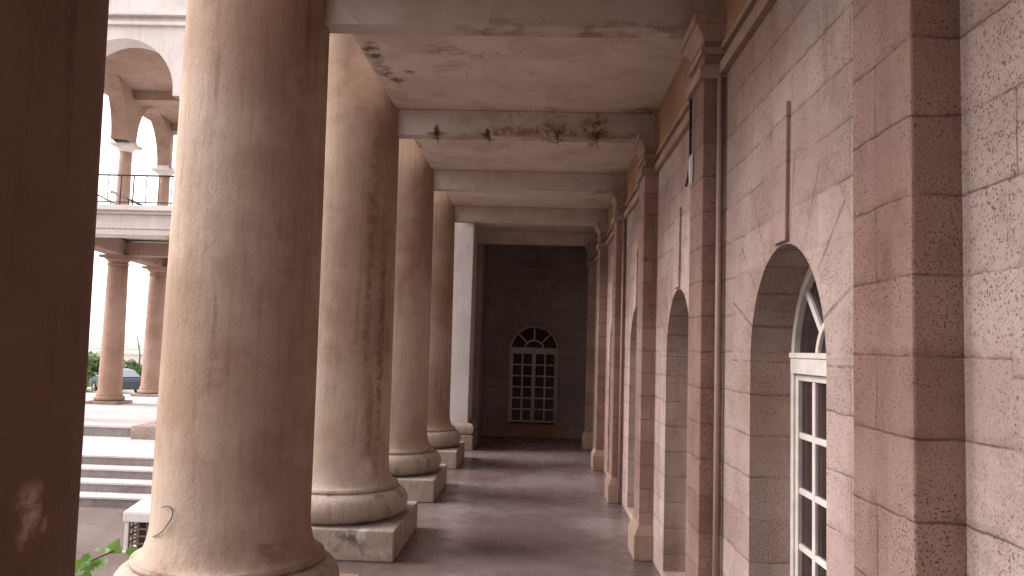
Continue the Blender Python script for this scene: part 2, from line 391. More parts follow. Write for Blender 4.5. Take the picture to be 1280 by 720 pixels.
# ceiling slab (its courtyard edge runs just inside the column axis) and the architrave over the columns
mb = MB(); mb.box((-.773, -1.9, 1.228), (.66, 9.05, 1.90))
struct(mb.build('ceiling', M['ceiling'], None, (0, 2, 1.228)))
mb = MB(); mb.box((-1.27, -1.9, 1.82), (-.776, 9.05, 2.2)); mb.box((-1.34, -1.9, 2.2), (-.776, 9.05, 2.34))
tag(mb.build('architrave', M['facade'], None, (-1.0, 2, 1.82)), 'long plastered architrave lying on top of the row of columns', 'architrave')
mb = MB(); mb.box((-1.2, -1.9, 2.345), (3.5, 9.2, 5.2))
tag(mb.build('upper_storey', M['facade'], None, (1, 2, 2.345)), 'plain plastered upper storey above the corridor', 'building')

# ------------------------------------------------------------------ columns
def col_profile():
    p = []
    for i in range(13):
        a = -math.pi/2+math.pi*i/12; p.append((.285+.0705*math.cos(a), -.786+.0705*math.sin(a)))
    return [(.26, -.8565)]+p+[(.303, -.7155), (.303, -.699)]
def shaft_profile():
    p = [(.297, -.699)]
    for i in range(1, 11):
        t = i/10; a = t*math.pi/2
        p.append((.2515+.0455*(1-math.sin(a)), -.699+.125*(1-math.cos(a))))
    for i in range(1, 15):
        t = i/14; p.append((.2515-.0235*t**1.25, -.574+t*(1.84+.574)))
    return p
CL = ['nearest column, almost wholly in dark shade at the left edge of the photo',
      'big pale column in front, its right flank in brown shade and a thin wire curling near its foot',
      'third column along, with brown rain streaks and a chipped patch above its moulded base',
      'fourth column along, cream with a clean bulging base beside the floor',
      'slim far column standing next to the white square pier']
base0 = (CX, ccy(1), -1)
col0 = thing('column', CL[1], 'column', base0, 'columns along the courtyard side of the corridor')
mb = MB(); mb.lathe((CX, ccy(1), 0), shaft_profile(), 96); mb.build('shaft', M['column'], col0, base0)
mb = MB(); mb.lathe((CX, ccy(1), 0), col_profile(), 96); mb.build('base', M['base'], col0, base0)
mb = MB(); h = .361; mb.box((CX-h, ccy(1)-h, -1), (CX+h, ccy(1)+h, -.857)); mb.build('plinth', M['plinth'], col0, base0, bevel=.008, seg=3)
for k in (0, 2, 3, 4):
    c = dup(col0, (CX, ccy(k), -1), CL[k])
    if k == 0:      # darker copy of the column plaster paints the shade onto this shaft
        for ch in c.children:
            if ch.name.startswith('shaft'): ch.material_slots[0].link = 'OBJECT'; ch.material_slots[0].material = M['shaded_column']


# square pier and the closed side wall behind it
po = (-1.0, 8.0, -1)
pier = thing('square_pier', 'white square pier with moulded foot ending the row of columns', 'pier', po)
mb = MB(); mb.box((-1.33, 7.76, -.74), (-.662, 8.25, 1.825)); mb.build('shaft', plaster('pier_plaster', (.58, .52, .50), (.66, .61, .59), (.36, .27, .23), streak=.25, bstr=.3), pier, po, bevel=.006)
mb = MB()
pr_ = [(.0, -.735), (.012, -.735), (.02, -.75)]+[(.052+.028*math.cos(a)-.02, -.80+.055*math.sin(a)) for a in [R(d) for d in range(80, -91, -17)]]
pp = lambda o: [(-1.33-o, 7.76-o), (-.662+o, 7.76-o), (-.662+o, 8.25), (-1.33-o, 8.25)]
vs = []; fs = []
for o, z in pr_: vs += [(x, y, z) for x, y in pp(o)]
for i in range(len(pr_)-1):
    for k in range(4): fs.append((i*4+k, i*4+(k+1) % 4, (i+1)*4+(k+1) % 4, (i+1)*4+k))
mb.add(vs, fs); mb.build('base', M['base'], pier, po)
mb = MB(); mb.box((-1.40, 7.70, -1), (-.603, 8.26, -.858)); mb.build('plinth', M['plinth'], pier, po, bevel=.008)
mb = MB(); mb.box((-1.2, 8.262, -1.0), (-.60, 9.05, 1.81))
tag(mb.build('side_wall', M['endwall'], None, (-.9, 8.6, -1)), 'dark plastered wall closing the courtyard side between the pier and the end door', 'wall')

mb = MB(); mb.box((-1.2, -1.65, -1.0), (-.60, -.30, 1.81))  # added out of view to cut the light from behind the camera
tag(mb.build('side_wall', M['endwall'], None, (-.9, -1, -1)), 'unseen plastered wall added behind the photographer to block light from the courtyard', 'wall')  # this side_wall is only an added, unseen light block
mb = MB(); mb.box((-1.2, -1.9, -1.0), (.6, -1.652, 1.226))  # also added out of view, shuts light out at the near end
tag(mb.build('near_end_light_block', M['endwall'], None, (-.3, -1.7, -1)), 'unseen stone wall added behind the photographer to block light from the near end', 'wall')
# ------------------------------------------------------------------ beams
RUST = (.19, .10, .04); RK = (.075, .038, .018)
def px(x): return x*U
def beam(k, mat, label):
    y = 1.209+SP*k; mb = MB(); mb.box((-.92, y, 1.0913), (.64, y+.088, 1.2275))
    return tag(mb.build('ceiling_beam', mat, None, (-.1, y, 1.0913), bevel=.004), label, 'beam', 'beams across the corridor ceiling')
zb = (1.0913+1)*U
bb = ((.55, .465, .415), (.64, .57, .54), (.33, .235, .17), RUST)
b_plain = ceilmat('beam_plaster', *bb, edge=(zb, -1.2, 1.0, .35))
beam(-1, b_plain, 'ceiling beam behind the photographer'); beam(0, b_plain, 'ceiling beam over the dark nearest column')
beam(1, ceilmat('beam_plaster_waterline', *bb, edge=(zb, -.55, .85, .8)), 'ceiling beam nearest in view, brown water line along its lower edge')
beam(2, ceilmat('beam_plaster_rusty', *bb, edge=(zb, -.9, .9, .45),
     spots=[((-.13, 4.05, 1.12), (.24, .2, .035), (.30, .19, .08), .9), ((.07, 4.05, 1.125), (.17, .2, .07), (.28, .165, .06), .95), ((.09, 4.05, 1.11), (.05, .2, .04), RK, .6),
            ((.275, 4.05, 1.14), (.10, .2, .09), (.24, .115, .045), .9), ((.275, 4.05, 1.14), (.03, .2, .085), RK, .7), ((.40, 4.05, 1.11), (.12, .2, .03), (.25, .15, .07), .7),
            ((-.555, 4.05, 1.11), (.022, .2, .05), RK, .9), ((-.285, 4.05, 1.11), (.024, .2, .055), RK, .9), ((-.555, 4.05, 1.10), (.07, .2, .014), RK, .8), ((-.285, 4.05, 1.10), (.08, .2, .014), RK, .8),
            ((-.42, 4.05, 1.17), (.10, .2, .06), (.40, .33, .28), .6)]),
     'second ceiling beam in view, with rust spots and exposed steel along its lower edge')
beam(3, ceilmat('beam_plaster_third', *bb, edge=(zb, 0., 1.0, .6)), 'third ceiling beam in view, faintly browned at its right half')
beam(4, b_plain, 'fourth ceiling beam in view, resting on the white square pier')
beam(5, b_plain, 'last ceiling beam, dark and nearest to the end wall')
# exposed steel bits hanging under the rusty beam
rustm = simple('rusted_steel', (.085, .04, .02), .9, .3)
by = 1.209+SP*2
for i, (x, n_) in enumerate([(-.555, 'leftmost'), (-.285, 'second from the left'), (.07, 'third from the left'), (.275, 'rightmost')]):
    mb = MB(); z0 = 1.0913
    mb.tube([(x-.012, by-.003, z0+.035), (x+.002, by-.005, z0+.004), (x+.004, by+.006, z0-.022), (x+.010, by+.012, z0-.05)], .0030, 6, .0010)
    tag(mb.build('steel_hook', rustm, None, (x, by, z0)), 'rusted steel end poking out of the second beam, %s of four' % n_, 'steel rod', 'rusted steel ends under the second beam')

# ------------------------------------------------------------------ arched wall helper
def arch_panel(mb, mp, a0, a1, z0, z1, ca, r, spring, sill, depth, n=28, reveal=True):
    """flat wall a0..a1 x z0..z1 with one arched opening; mp(a, d, z) -> point, d = depth behind the face"""
    P = lambda a, z, d=0.: mp(a, d, z)
    def q(p): mb.add(p, [(0, 1, 2, 3)])
    q([P(a0, z0), P(ca-r, z0), P(ca-r, spring), P(a0, spring)]); q([P(ca+r, z0), P(a1, z0), P(a1, spring), P(ca+r, spring)])
    q([P(a0, spring), P(ca-r, spring), P(ca-r, z1), P(a0, z1)]); q([P(ca+r, spring), P(a1, spring), P(a1, z1), P(ca+r, z1)])
    if sill > z0: q([P(ca-r, z0), P(ca+r, z0), P(ca+r, sill), P(ca-r, sill)])
    arc = [(ca-r*math.cos(math.pi*i/n), spring+r*math.sin(math.pi*i/n)) for i in range(n+1)]
    for i in range(n):
        q([P(*arc[i]), P(*arc[i+1]), P(arc[i+1][0], z1), P(arc[i][0], z1)])
        if reveal: q([P(*arc[i]), P(arc[i][0], arc[i][1], depth), P(arc[i+1][0], arc[i+1][1], depth), P(*arc[i+1])])
    if reveal:
        q([P(ca-r, sill), P(ca-r, sill, depth), P(ca-r, spring, depth), P(ca-r, spring)])
        q([P(ca+r, sill), P(ca+r, spring), P(ca+r, spring, depth), P(ca+r, sill, depth)])
        if sill > z0: q([P(ca-r, sill), P(ca+r, sill), P(ca+r, sill, depth), P(ca-r, sill, depth)])

def door(parent, mp, sill, rows=6):
    """white glazed double door with fanlight; mp(a, d, z), a from -r..r"""
    r = ARCR; fr = MB(); mu = MB(); pn = MB(); s = SPRING
    def bar(m, a0, a1, z0, z1, d0, d1):
        c = [mp(a, d, z) for z in (z0, z1) for (a, d) in ((a0, d0), (a1, d0), (a1, d1), (a0, d1))]
        m.add(c, [(0, 3, 2, 1), (4, 5, 6, 7), (0, 1, 5, 4), (1, 2, 6, 5), (2, 3, 7, 6), (3, 0, 4, 7)])
    def arcbar(m, r0, r1, d0, d1, t0=0., t1=math.pi, n=30):
        vs = []; fs = []
        for i in range(n+1):
            t = t0+(t1-t0)*i/n; c, si = math.cos(t), math.sin(t)
            vs += [mp(r0*c, d0, s+r0*si), mp(r1*c, d0, s+r1*si), mp(r1*c, d1, s+r1*si), mp(r0*c, d1, s+r0*si)]
        for i in range(n):
            for k in range(4): fs.append((i*4+k, i*4+(k+1) % 4, i*4+4+(k+1) % 4, i*4+4+k))
        m.add(vs, fs, False)
    D0, D1, D2 = 0., .028, .032
    bar(fr, -r+.0006, -r+.024, sill, s, D0, D2); bar(fr, r-.024, r-.0006, sill, s, D0, D2)
    arcbar(fr, r-.024, r-.0006, D0, D2)
    bar(fr, -r+.0245, r-.0245, -.046, -.006, -.008, D2); bar(fr, -r+.0245, r-.0245, -.0055, .009, -.012, D2)
    top = -.0465; bot = sill+.012; H_ = top-bot
    # two leaves: stiles, rails and glazing bars
    for sgn in (-1, 1):
        e = sgn*(r-.025); c = sgn*.0012
        lo, hi = min(e, c), max(e, c)
        bar(mu, lo, lo+.020, bot, top, .006, .026); bar(mu, hi-.020, hi, bot, top, .006, .026)
        mid = (lo+hi)/2; bar(mu, mid-.010, mid+.010, bot+.022, top-.018, .009, .024)
        bar(mu, lo+.020, hi-.020, top-.018, top, .0065, .0255); bar(mu, lo+.020, hi-.020, bot, bot+.022, .0065, .0255)
        for i in range(1, rows):
            z = top-.018-(H_-.04)*i/rows
            bar(mu, lo+.020, mid-.010, z-.008, z+.008, .010, .0235); bar(mu, mid+.010, hi-.020, z-.008, z+.008, .010, .0235)
    # fanlight: inner ring and spokes
    arcbar(mu, .105, .121, .008, .024)
    for t in (45, 90, 135):
        c, si = math.cos(R(t)), math.sin(R(t)); w = .0085
        r0, r1 = (.1205 if t != 90 else .1205), r-.0238
        p = lambda rr, o, d: mp(rr*c-o*si, d, s+rr*si+o*c)
        vs = [p(r0, -w, .009), p(r1, -w, .009), p(r1, w, .009), p(r0, w, .009), p(r0, -w, .023), p(r1, -w, .023), p(r1, w, .023), p(r0, w, .023)]
        mu.add(vs, [(0, 1, 2, 3), (4, 7, 6, 5), (0, 4, 5, 1), (1, 5, 6, 2), (2, 6, 7, 3), (3, 7, 4, 0)])
    # panes
    vs = [mp(-r+.002, .0175, sill), mp(r-.002, .0175, sill)]+[mp((r-.002)*math.cos(math.pi*i/30), .0175, s+(r-.002)*math.sin(math.pi*i/30)) for i in range(31)]
    pn.add(vs, [tuple(range(len(vs)))])
    o = (0, 0, 0)
    fr.build('frame', M['white'], parent, o, bevel=.002); mu.build('glazing_bars', M['white'], parent, o, bevel=.0015, seg=1)
    pn.build('pane', M['pane'], parent, o, fix=False)

# ------------------------------------------------------------------ right hand wall
XW, XS = .5795, .5102
wo = (XW, 4, -1)
wall = thing('corridor_wall', 'long pink stone wall on the right with pilasters and arched glazed doors', 'wall', wo)
mb = MB(); mpw = lambda a, d, z: (XW+d, a, z)
DEP = .118
for k in range(-2, 5):
    arch_panel(mb, mpw, BAY0+SP*k-SP/2, BAY0+SP*k+SP/2, -1.0, 1.232, BAY0+SP*k, ARCR, SPRING, -.962, DEP)
e0 = BAY0+SP*4+SP/2
mb.add([mpw(e0, 0, -1), mpw(9.02, 0, -1), mpw(9.02, 0, 1.232), mpw(e0, 0, 1.232)], [(0, 1, 2, 3)])
mb.build('wall_face', M['wall'], wall, wo)
# frieze board above the string course, and the two string mouldings (one run for the whole wall)
mb = MB(); mb.box((XW-.004, -1.64, .995), (XW+.05, 9.0, 1.2275)); mb.build('frieze', M['frieze'], wall, wo)
mb = MB()
for k in range(-2, 6):
    y0 = 1.2+SP*k+.104; y1 = min(9.0, 1.2+SP*(k+1)-.104)
    mb.box((XW-.022, y0, .893), (XW+.02, y1, .931)); mb.box((XW-.014, y0, .932), (XW+.02, y1, .946))
    mb.box((XW-.017, y0, .974), (XW+.02, y1, .995))
mb.build('string_course', M['moulding'], wall, wo, bevel=.003)
# pilaster (part) > base, shaft, capital
def pil():
    p = part('pilaster', (XW, 1.2, -1), wall, wo); o = (XW, 1.2, -1); hw = .103; xb = XW+.01
    mb = MB(); mb.box((XS, 1.2-hw, -.845), (xb, 1.2+hw, 1.01)); mb.build('shaft', M['pilaster'], p, o, bevel=.004)
    mb = MB()
    mb.box((XS-.024, 1.2-hw-.022, -1.0), (xb, 1.2+hw+.022, -.885))
    mb.box((XS-.024, 1.2-hw-.022, -.8845), (xb, 1.2+hw+.022, -.835), top=(XS-.001, 1.2-hw-.001, xb, 1.2+hw+.001))
    mb.build('base', M['moulding'], p, o, bevel=.004)
    mb = MB()
    def ring(out, z0, z1, o2=None):
        o2 = out if o2 is None else o2
        mb.box((XS-out, 1.2-hw-out, z0), (xb, 1.2+hw+out, z1), top=(XS-o2, 1.2-hw-o2, xb, 1.2+hw+o2))
    ring(.017, .880, .917); ring(.012, .9175, .930, .004)
    ring(.010, .962, .986)
    steps = 5
    for i in range(steps):
        t0, t1 = i/steps, (i+1)/steps
        f = lambda t: .004+.026*(1-math.cos(t*math.pi/2))
        ring(f(t0), 1.005+.05*t0, 1.005+.05*t1, f(t1))
    ring(.036, 1.0555, 1.089)
    mb.build('capital', M['moulding'], p, o, bevel=.003)
    return p
p0 = pil()
for k in (-1, 1, 2, 3, 4, 5): dup_part(p0, wall, Vector((XW, 1.2+SP*k, -1))-Vector(wo))
# doors (part) > frame, glazing_bars, pane
d0 = part('door', (XW+.108, BAY0, 0), wall, wo)
door(d0, lambda a, d, z: (d, a, z), -.962)
for k in (-1, 1, 2, 3, 4): dup_part(d0, wall, Vector((XW+.108, BAY0+SP*k, 0))-Vector(wo))
# keystones (part)
def keystone(name, mp, parent, o, mat):
    mb = MB(); z0, z1 = SPRING+ARCR+.004, .60; w0, w1 = .046, .056; d = -.0105
    c = [mp(-w0, d, z0), mp(w0, d, z0), mp(w0, .01, z0), mp(-w0, .01, z0), mp(-w1, d, z1), mp(w1, d, z1), mp(w1, .01, z1), mp(-w1, .01, z1)]
    mb.add(c, [(0, 3, 2, 1), (4, 5, 6, 7), (0, 1, 5, 4), (1, 2, 6, 5), (2, 3, 7, 6), (3, 0, 4, 7)])
    return mb.build(name, mat, parent, o, bevel=.003)
ks = keystone('keystone', lambda a, d, z: (XW+d, BAY0+a, z), wall, (XW, BAY0, 0), M['wall'])
ks.location = (Vector((XW, BAY0, 0))-Vector(wo))*U
for k in (-1, 1, 2, 3, 4): dup_part(ks, wall, Vector((XW, BAY0+SP*k, 0))-Vector(wo))

# ------------------------------------------------------------------ end wall
eo = (0, 9, -1)
ew = thing('end_wall', 'dim stone wall closing the far end of the corridor around an arched door', 'wall', eo)
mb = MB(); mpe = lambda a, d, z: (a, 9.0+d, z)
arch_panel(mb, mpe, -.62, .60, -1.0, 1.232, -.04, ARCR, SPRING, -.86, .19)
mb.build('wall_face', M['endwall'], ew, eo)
mb = MB(); mb.box((-.598, 8.990, .893), (.557, 9.01, .905)); mb.build('string_course', M['moulding'], ew, eo, bevel=.003)
mb = MB(); mb.box((-.598, 8.975, -.998), (.577, 9.01, -.862)); mb.build('plinth', M['moulding'], ew, eo, bevel=.004)
ed = part('door', (-.04, 9.165, 0), ew, eo); door(ed, lambda a, d, z: (a, d, z), -.86)
keystone('keystone', lambda a, d, z: (-.04+a, 9.0+d, z), ew, eo, M['endwall'])
# far side of the closed end so that no light leaks round it
mb = MB(); mb.box((-1.25, 9.26, -1.5), (1.4, 9.5, 2.3)); tag(mb.build('back_wall', M['facade'], None, (0, 9.3, -1.5)), 'plastered wall of the room behind the far arched door', 'wall')
mb = MB(); mb.box((1.0, -4.6, -1.5), (1.3, 9.2, 2.3)); tag(mb.build('room_wall', M['facade'], None, (1.1, 2, -1.5)), 'inner wall of the rooms behind the right hand doors', 'wall')

# ------------------------------------------------------------------ small fittings
def pipe(y, label):
    o = (XW-.021, y, -1); t = thing('drainpipe', label, 'pipe', o, 'drainpipes beside the pilasters')
    mb = MB(); mb.tube([(XW-.021, y, -.998), (XW-.021, y, .885)], .0085, 14); mb.build('tube', M['pipe'], t, o)
pipe(1.2+SP-.103-.022, 'painted drainpipe in the corner of the second pilaster, left of the near arched door')
pipe(1.2+3*SP-.103-.022, 'painted drainpipe in the corner of the fourth pilaster, far down the wall')
y = 1.2+SP+.085
mb = MB(); mb.tube([(XS-.0045, y, .875), (XS-.005, y+.001, .75), (XS-.0045, y, .66), (XS-.009, y+.012, .60), (XS-.012, y+.03, .575)], .0042, 8)
tag(mb.build('cable', M['iron'], None, (XS, y, .875)), 'dark cable hanging down the second pilaster below its capital', 'cable')
mb = MB(); vs = []
for i in range(18):
    a = 2*math.pi*i/18; rr = 1+.12*math.sin(3*a+1)
    vs.append((0, .021*math.cos(a)*rr, .052*math.sin(a)*rr))
mb.add([(XS-.0035, 1.2+SP+.058+v[1], .625+v[2]) for v in vs]+[(XS-.011, 1.2+SP+.058+v[1]*.8, .625+v[2]*.85) for v in vs],
       [tuple(range(18, 36))]+[(i, (i+1) % 18, 18+(i+1) % 18, 18+i) for i in range(18)], False)
tag(mb.build('junction_box', simple('white_plastic', (.66, .62, .59), .5), None, (XS, 1.2+SP+.058, .625)), 'small white oval fitting at the end of the dark cable on the pilaster', 'fitting')
# thin wire tendril standing off the big column
mb = MB(); pts = [oncyl(u, v, 1, .258) for u, v in ((203, 634), (207, 632.5), (211, 633), (214.5, 635.5), (216, 639), (215.5, 644), (213, 650), (208, 657.5), (203, 664), (198, 668), (191, 671))]
mb.tube(pts, .0016, 6); tag(mb.build('wire', M['iron'], None, (CX, ccy(1)-.26, -.65)), 'thin dark wire curling against the foot of the big front column', 'wire')

# ------------------------------------------------------------------ courtyard: steps, loggia
so = (-5, 7.5, -1.48)
st = thing('entrance_steps', 'wide flight of grey stone steps with pale treads below the arcaded building', 'steps', so)
XL, XR = -8.5, -2.95
mb = MB(); tr = MB(); hh = .35/4
for i in range(4):
    zt = -1.48+hh*(i+1); yf = 6.84+.2*i
    mb.box((XL, yf+.012, -1.6), (XR, 8.9, zt-.02)) if i == 3 else mb.box((XL, yf+.012, -1.6), (XR, yf+.212, zt-.02))
    if i < 3: tr.box((XL-.01, yf, zt-.02), (XR+.01, yf+.2115, zt))
mb.build('risers', M['step'], st, so); tr.build('treads', M['tread'], st, so, bevel=.004)
mb = MB(); mb.box((XL-.01, 7.44, -1.15), (XR+.01, 8.86, -1.13)); mb.build('landing', M['tread'], st, so, bevel=.004)

lo = (-5.2, 11, -1.48)
lg = thing('arcaded_building', 'white two-storey loggia with round arches across the courtyard, seen behind the near columns', 'building', lo)
mb = MB(); mb.box((-8.4, 8.84, -1.6), (-2.9, 13.6, -1.03)); mb.build('platform_riser', M['step'], lg, lo)
mb = MB(); mb.box((-8.42, 8.825, -1.03), (-2.88, 13.62, -1.0)); mb.build('platform', M['tread'], lg, lo, bevel=.005)
LC = [(-5.9, 9.32), (-6.33, 11.62), (-6.56, 13.35)]
RC = [(-4.22, 9.32), (-4.2, 11.62), (-4.2, 13.35)]
def lcol_low(x, y, ped=False):
    p = part('column', (x, y, -1), lg, lo); o = (x, y, -1)
    z0 = -1
    mb = MB()
    if ped: mb.box((x-.24, y-.64, -1.135), (x+.26, y+.24, -.985)); z0 = -.985
    else: mb.box((x-.235, y-.235, -1), (x+.235, y+.235, -.955)); z0 = -.955
    mb.build('plinth', M['plinth'], p, o, bevel=.006)
    mb = MB(); pf = [(.21, 0)]+[(.18+.035*math.cos(a), .035+.035*math.sin(a)) for a in [R(d) for d in range(-90, 91, 30)]]+[(.185, .075), (.185, .088), (.168, .12), (.163, .2)]
    L = 1.105-z0
    pf += [(.163-.026*(t/8)**1.3, .2+(L-.2)*t/8) for t in range(1, 9)]
    mb.lathe((x, y, z0), pf, 40); mb.build('shaft', M['loggia_col'], p, o)
    mb = MB(); mb.lathe((x, y, 1.055), [(.136, 0), (.155, .005), (.155, .018), (.14, .022), (.14, .06), (.165, .075), (.185, .105)], 40)
    mb.box((x-.195, y-.195, 1.160), (x+.195, y+.195, 1.20)); mb.build('capital', M['loggia_col'], p, o)
def lcol_up(x, y):
    p = part('upper_column', (x, y, 1.5), lg, lo); o = (x, y, 1.5)
    mb = MB(); mb.box((x-.13, y-.13, 1.52), (x+.13, y+.13, 1.60)); mb.build('plinth', M['facade'], p, o, bevel=.005)
    mb = MB(); mb.lathe((x, y, 1.6), [(.125, 0), (.13, .03), (.11, .07), (.10, .10)]+[(.10-.012*t/6, .1+1.08*t/6) for t in range(1, 7)], 32); mb.build('shaft', M['loggia_col'], p, o)
    mb = MB(); mb.lathe((x, y, 2.78), [(.088, 0), (.105, .01), (.105, .025), (.12, .05), (.15, .08)], 32); mb.box((x-.165, y-.165, 2.861), (x+.165, y+.165, 2.90)); mb.box((x-.108, y-.108, 2.9002), (x+.108, y+.108, 2.96)); mb.build('capital', M['facade'], p, o, bevel=.003)
for i, (x, y) in enumerate(LC): lcol_low(x, y, i == 0); lcol_up(x, y)
for i, (x, y) in enumerate(RC): lcol_low(x, y, i == 0); lcol_up(x, y)
# architraves, slab and upper floor
def beamline(mb, p, q, w, z0, z1):
    d = Vector((q[0]-p[0], q[1]-p[1])); d.normalize(); n_ = Vector((-d.y, d.x))*w
    c = [(p[0]+n_.x, p[1]+n_.y), (p[0]-n_.x, p[1]-n_.y), (q[0]-n_.x, q[1]-n_.y), (q[0]+n_.x, q[1]+n_.y)]
    mb.add([(x, y, z0) for x, y in c]+[(x, y, z1) for x, y in c], [(0, 1, 2, 3), (4, 7, 6, 5), (0, 4, 5, 1), (1, 5, 6, 2), (2, 6, 7, 3), (3, 7, 4, 0)])
mb = MB()
for A in (LC, RC):
    for i in range(2): beamline(mb, A[i], A[i+1], .13+.002*i, 1.2005, 1.42+.002*i)
for i in (1, 2): beamline(mb, LC[i], RC[i], .12, 1.203, 1.40)
mb.build('lower_beam', M['loggia_in'], lg, lo)
mb = MB(); mb.box((-6.9, 9.14, 1.2), (-3.2, 9.46, 1.27)); mb.box((-6.95, 9.12, 1.271), (-3.15, 9.47, 1.44)); mb.build('front_entablature', M['facade'], lg, lo, bevel=.005)
mb = MB(); mb.box((-7.1, 9.04, 1.441), (-3.1, 13.56, 1.47)); mb.box((-7.14, 8.98, 1.4705), (-3.06, 13.6, 1.53)); mb.build('balcony_slab', M['facade'], lg, lo, bevel=.006)
# front arcade of the upper storey
mb = MB(); mf = lambda a, d, z: (a, 9.17+d, z)
for c in (-5.115, -3.545): arch_panel(mb, mf, c-.785, c+.785, 2.9005, 5.2, c, .64, 2.96, 2.9, .30)
mb.build('front_arcade', M['facade'], lg, lo)
mb = MB(); mb.box((-5.98, 9.12, 3.755), (-2.7, 9.2, 3.80)); mb.box((-6.0, 9.09, 3.865), (-2.7, 9.2, 3.905)); mb.box((-6.04, 9.05, 4.5), (-2.7, 9.2, 4.6)); mb.build('cornice', M['facade'], lg, lo, bevel=.006)
mb = MB(); mb.box((-6.75, 9.471, 3.70), (-2.75, 13.6, 3.95)); mb.build('upper_ceiling', M['loggia_in'], lg, lo)
mb = MB()
for i in (1, 2):
    mb = MB(); beamline(mb, LC[i], RC[i], .14, 3.56, 3.71); mb.build('upper_beam', M['loggia_in'], lg, lo)
# side arcades of the upper storey: wall between two columns with an arch
def side_arc(A, sgn):
    mb = MB()
    for i in range(2):
        p = Vector(A[i]); q = Vector(A[i+1]); d = q-p; L = d.length; d.normalize(); n_ = Vector((-d.y, d.x))*sgn
        mp = lambda a, dd, z: (p.x+d.x*a+n_.x*(dd-.11), p.y+d.y*a+n_.y*(dd-.11), z)
        r = L/2-.085
        arch_panel(mb, mp, 0, L, 2.9005, 3.76, L/2, min(r, .82), 2.92, 2.9, .22)
        mp2 = lambda a, dd, z: (p.x+d.x*a+n_.x*(dd+.11), p.y+d.y*a+n_.y*(dd+.11), z)
        arch_panel(mb, mp2, 0, L, 2.9005, 3.76, L/2, min(r, .82), 2.92, 2.9, .22, reveal=False)
    return mb.build('side_arcade', M['loggia_in'], lg, lo)
side_arc(LC, 1); side_arc(RC, -1)
# iron railing along the balcony front, with a stair rail behind
rl = part('railing', (-5.2, 9.25, 1.53), lg, lo); ro = (-5.2, 9.25, 1.53)
mb = MB(); mb.tube([(-6.8, 9.2, 1.925), (-3.3, 9.2, 1.925)], .0105, 8); mb.tube([(-6.8, 9.2, 1.60), (-3.3, 9.2, 1.60)], .007, 8); mb.build('rail', M['iron'], rl, ro)
mb = MB(); x = -6.75
while x < -3.35:
    mb.tube([(x, 9.2, 1.53), (x, 9.2, 1.925)], .0055 if int(round(x*100)) % 3 else .009, 6); x += .155
mb.build('balusters', M['iron'], rl, ro)
mb = MB()
for i in range(2):
    p = Vector(LC[i]); q = Vector(LC[i+1])
    mb.tube([(p.x+.02, p.y, 1.93), (q.x+.02, q.y, 1.93)], .010, 8)
    for t in range(1, 9):
        w = p.lerp(q, t/9); mb.tube([(w.x+.02, w.y, 1.53), (w.x+.02, w.y, 1.93)], .005, 6)
mb.build('side_rail', M['iron'], rl, ro)
mb = MB(); mb.tube([(-5.55, 9.9, 1.86), (-4.85, 9.9, 1.56)], .014, 8)
for t in range(7):
    x = -5.55+.7*t/6; mb.tube([(x, 9.9, 1.53), (x, 9.9, 1.86-.3*t/6)], .006, 6)
mb.build('stair_rail', M['iron'], rl, ro)

# ------------------------------------------------------------------ white lantern cage on the ground
ko = (-2.565, 5.62, -1.48)
cg = thing('lantern', 'white metal lantern with rusty wire mesh sides, standing on the earth behind the big column', 'lantern', ko)
wp = simple('white_metal_paint', (.66, .62, .60), .5, .08)
w = .200; x, y = ko[0], ko[1]
mb = MB()
for sx in (-1, 1):
    for sy in (-1, 1): mb.box((x+sx*w-.014, y+sy*w-.014, -1.49), (x+sx*w+.014, y+sy*w+.014, -1.26))
mb.box((x-w-.02, y-w-.02, -1.49), (x+w+.02, y+w+.02, -1.455)); mb.build('frame', wp, cg, ko, bevel=.003)
mb = MB(); mb.box((x-w-.025, y-w-.025, -1.26), (x+w+.025, y+w+.025, -1.195)); mb.box((x-w-.025, y-w-.025, -1.1945), (x+w+.025, y+w+.025, -1.115), top=(x-.135, y-.135, x+.135, y+.135)); mb.build('roof', wp, cg, ko, bevel=.006)
mb = MB(); mb.lathe((x, y, -1.116), [(.130, 0), (.122, .01), (.118, .06), (.135, .075), (.135, .10), (.11, .115), (.06, .13), (.0, .135)], 24, cap=False); mb.build('finial', wp, cg, ko)
mb = MB(); wire = simple('rusty_wire', (.16, .12, .10), .8)
for i in range(7):
    t = -w+.014+(2*w-.028)*i/6
    for s_ in (-1, 1):
        mb.box((x+t-.006, y+s_*w-.004, -1.455), (x+t+.006, y+s_*w+.004, -1.26)); mb.box((x+s_*w-.004, y+t-.006, -1.455), (x+s_*w+.004, y+t+.006, -1.26))
for i in range(1, 4):
    z = -1.455+.195*i/4
    for s_ in (-1, 1):
        mb.box((x-w+.014, y+s_*w-.003, z-.006), (x+w-.014, y+s_*w+.003, z+.006)); mb.box((x+s_*w-.003, y-w+.014, z-.006), (x+s_*w+.003, y+w-.014, z+.006))
mb.build('mesh_side', wire, cg, ko)
mb = MB(); mb.box((x-.15, y-.15, -1.455), (x+.15, y+.15, -1.27)); mb.build('lamp_housing', simple('lantern_inside', (.06, .04, .035), .8), cg, ko)

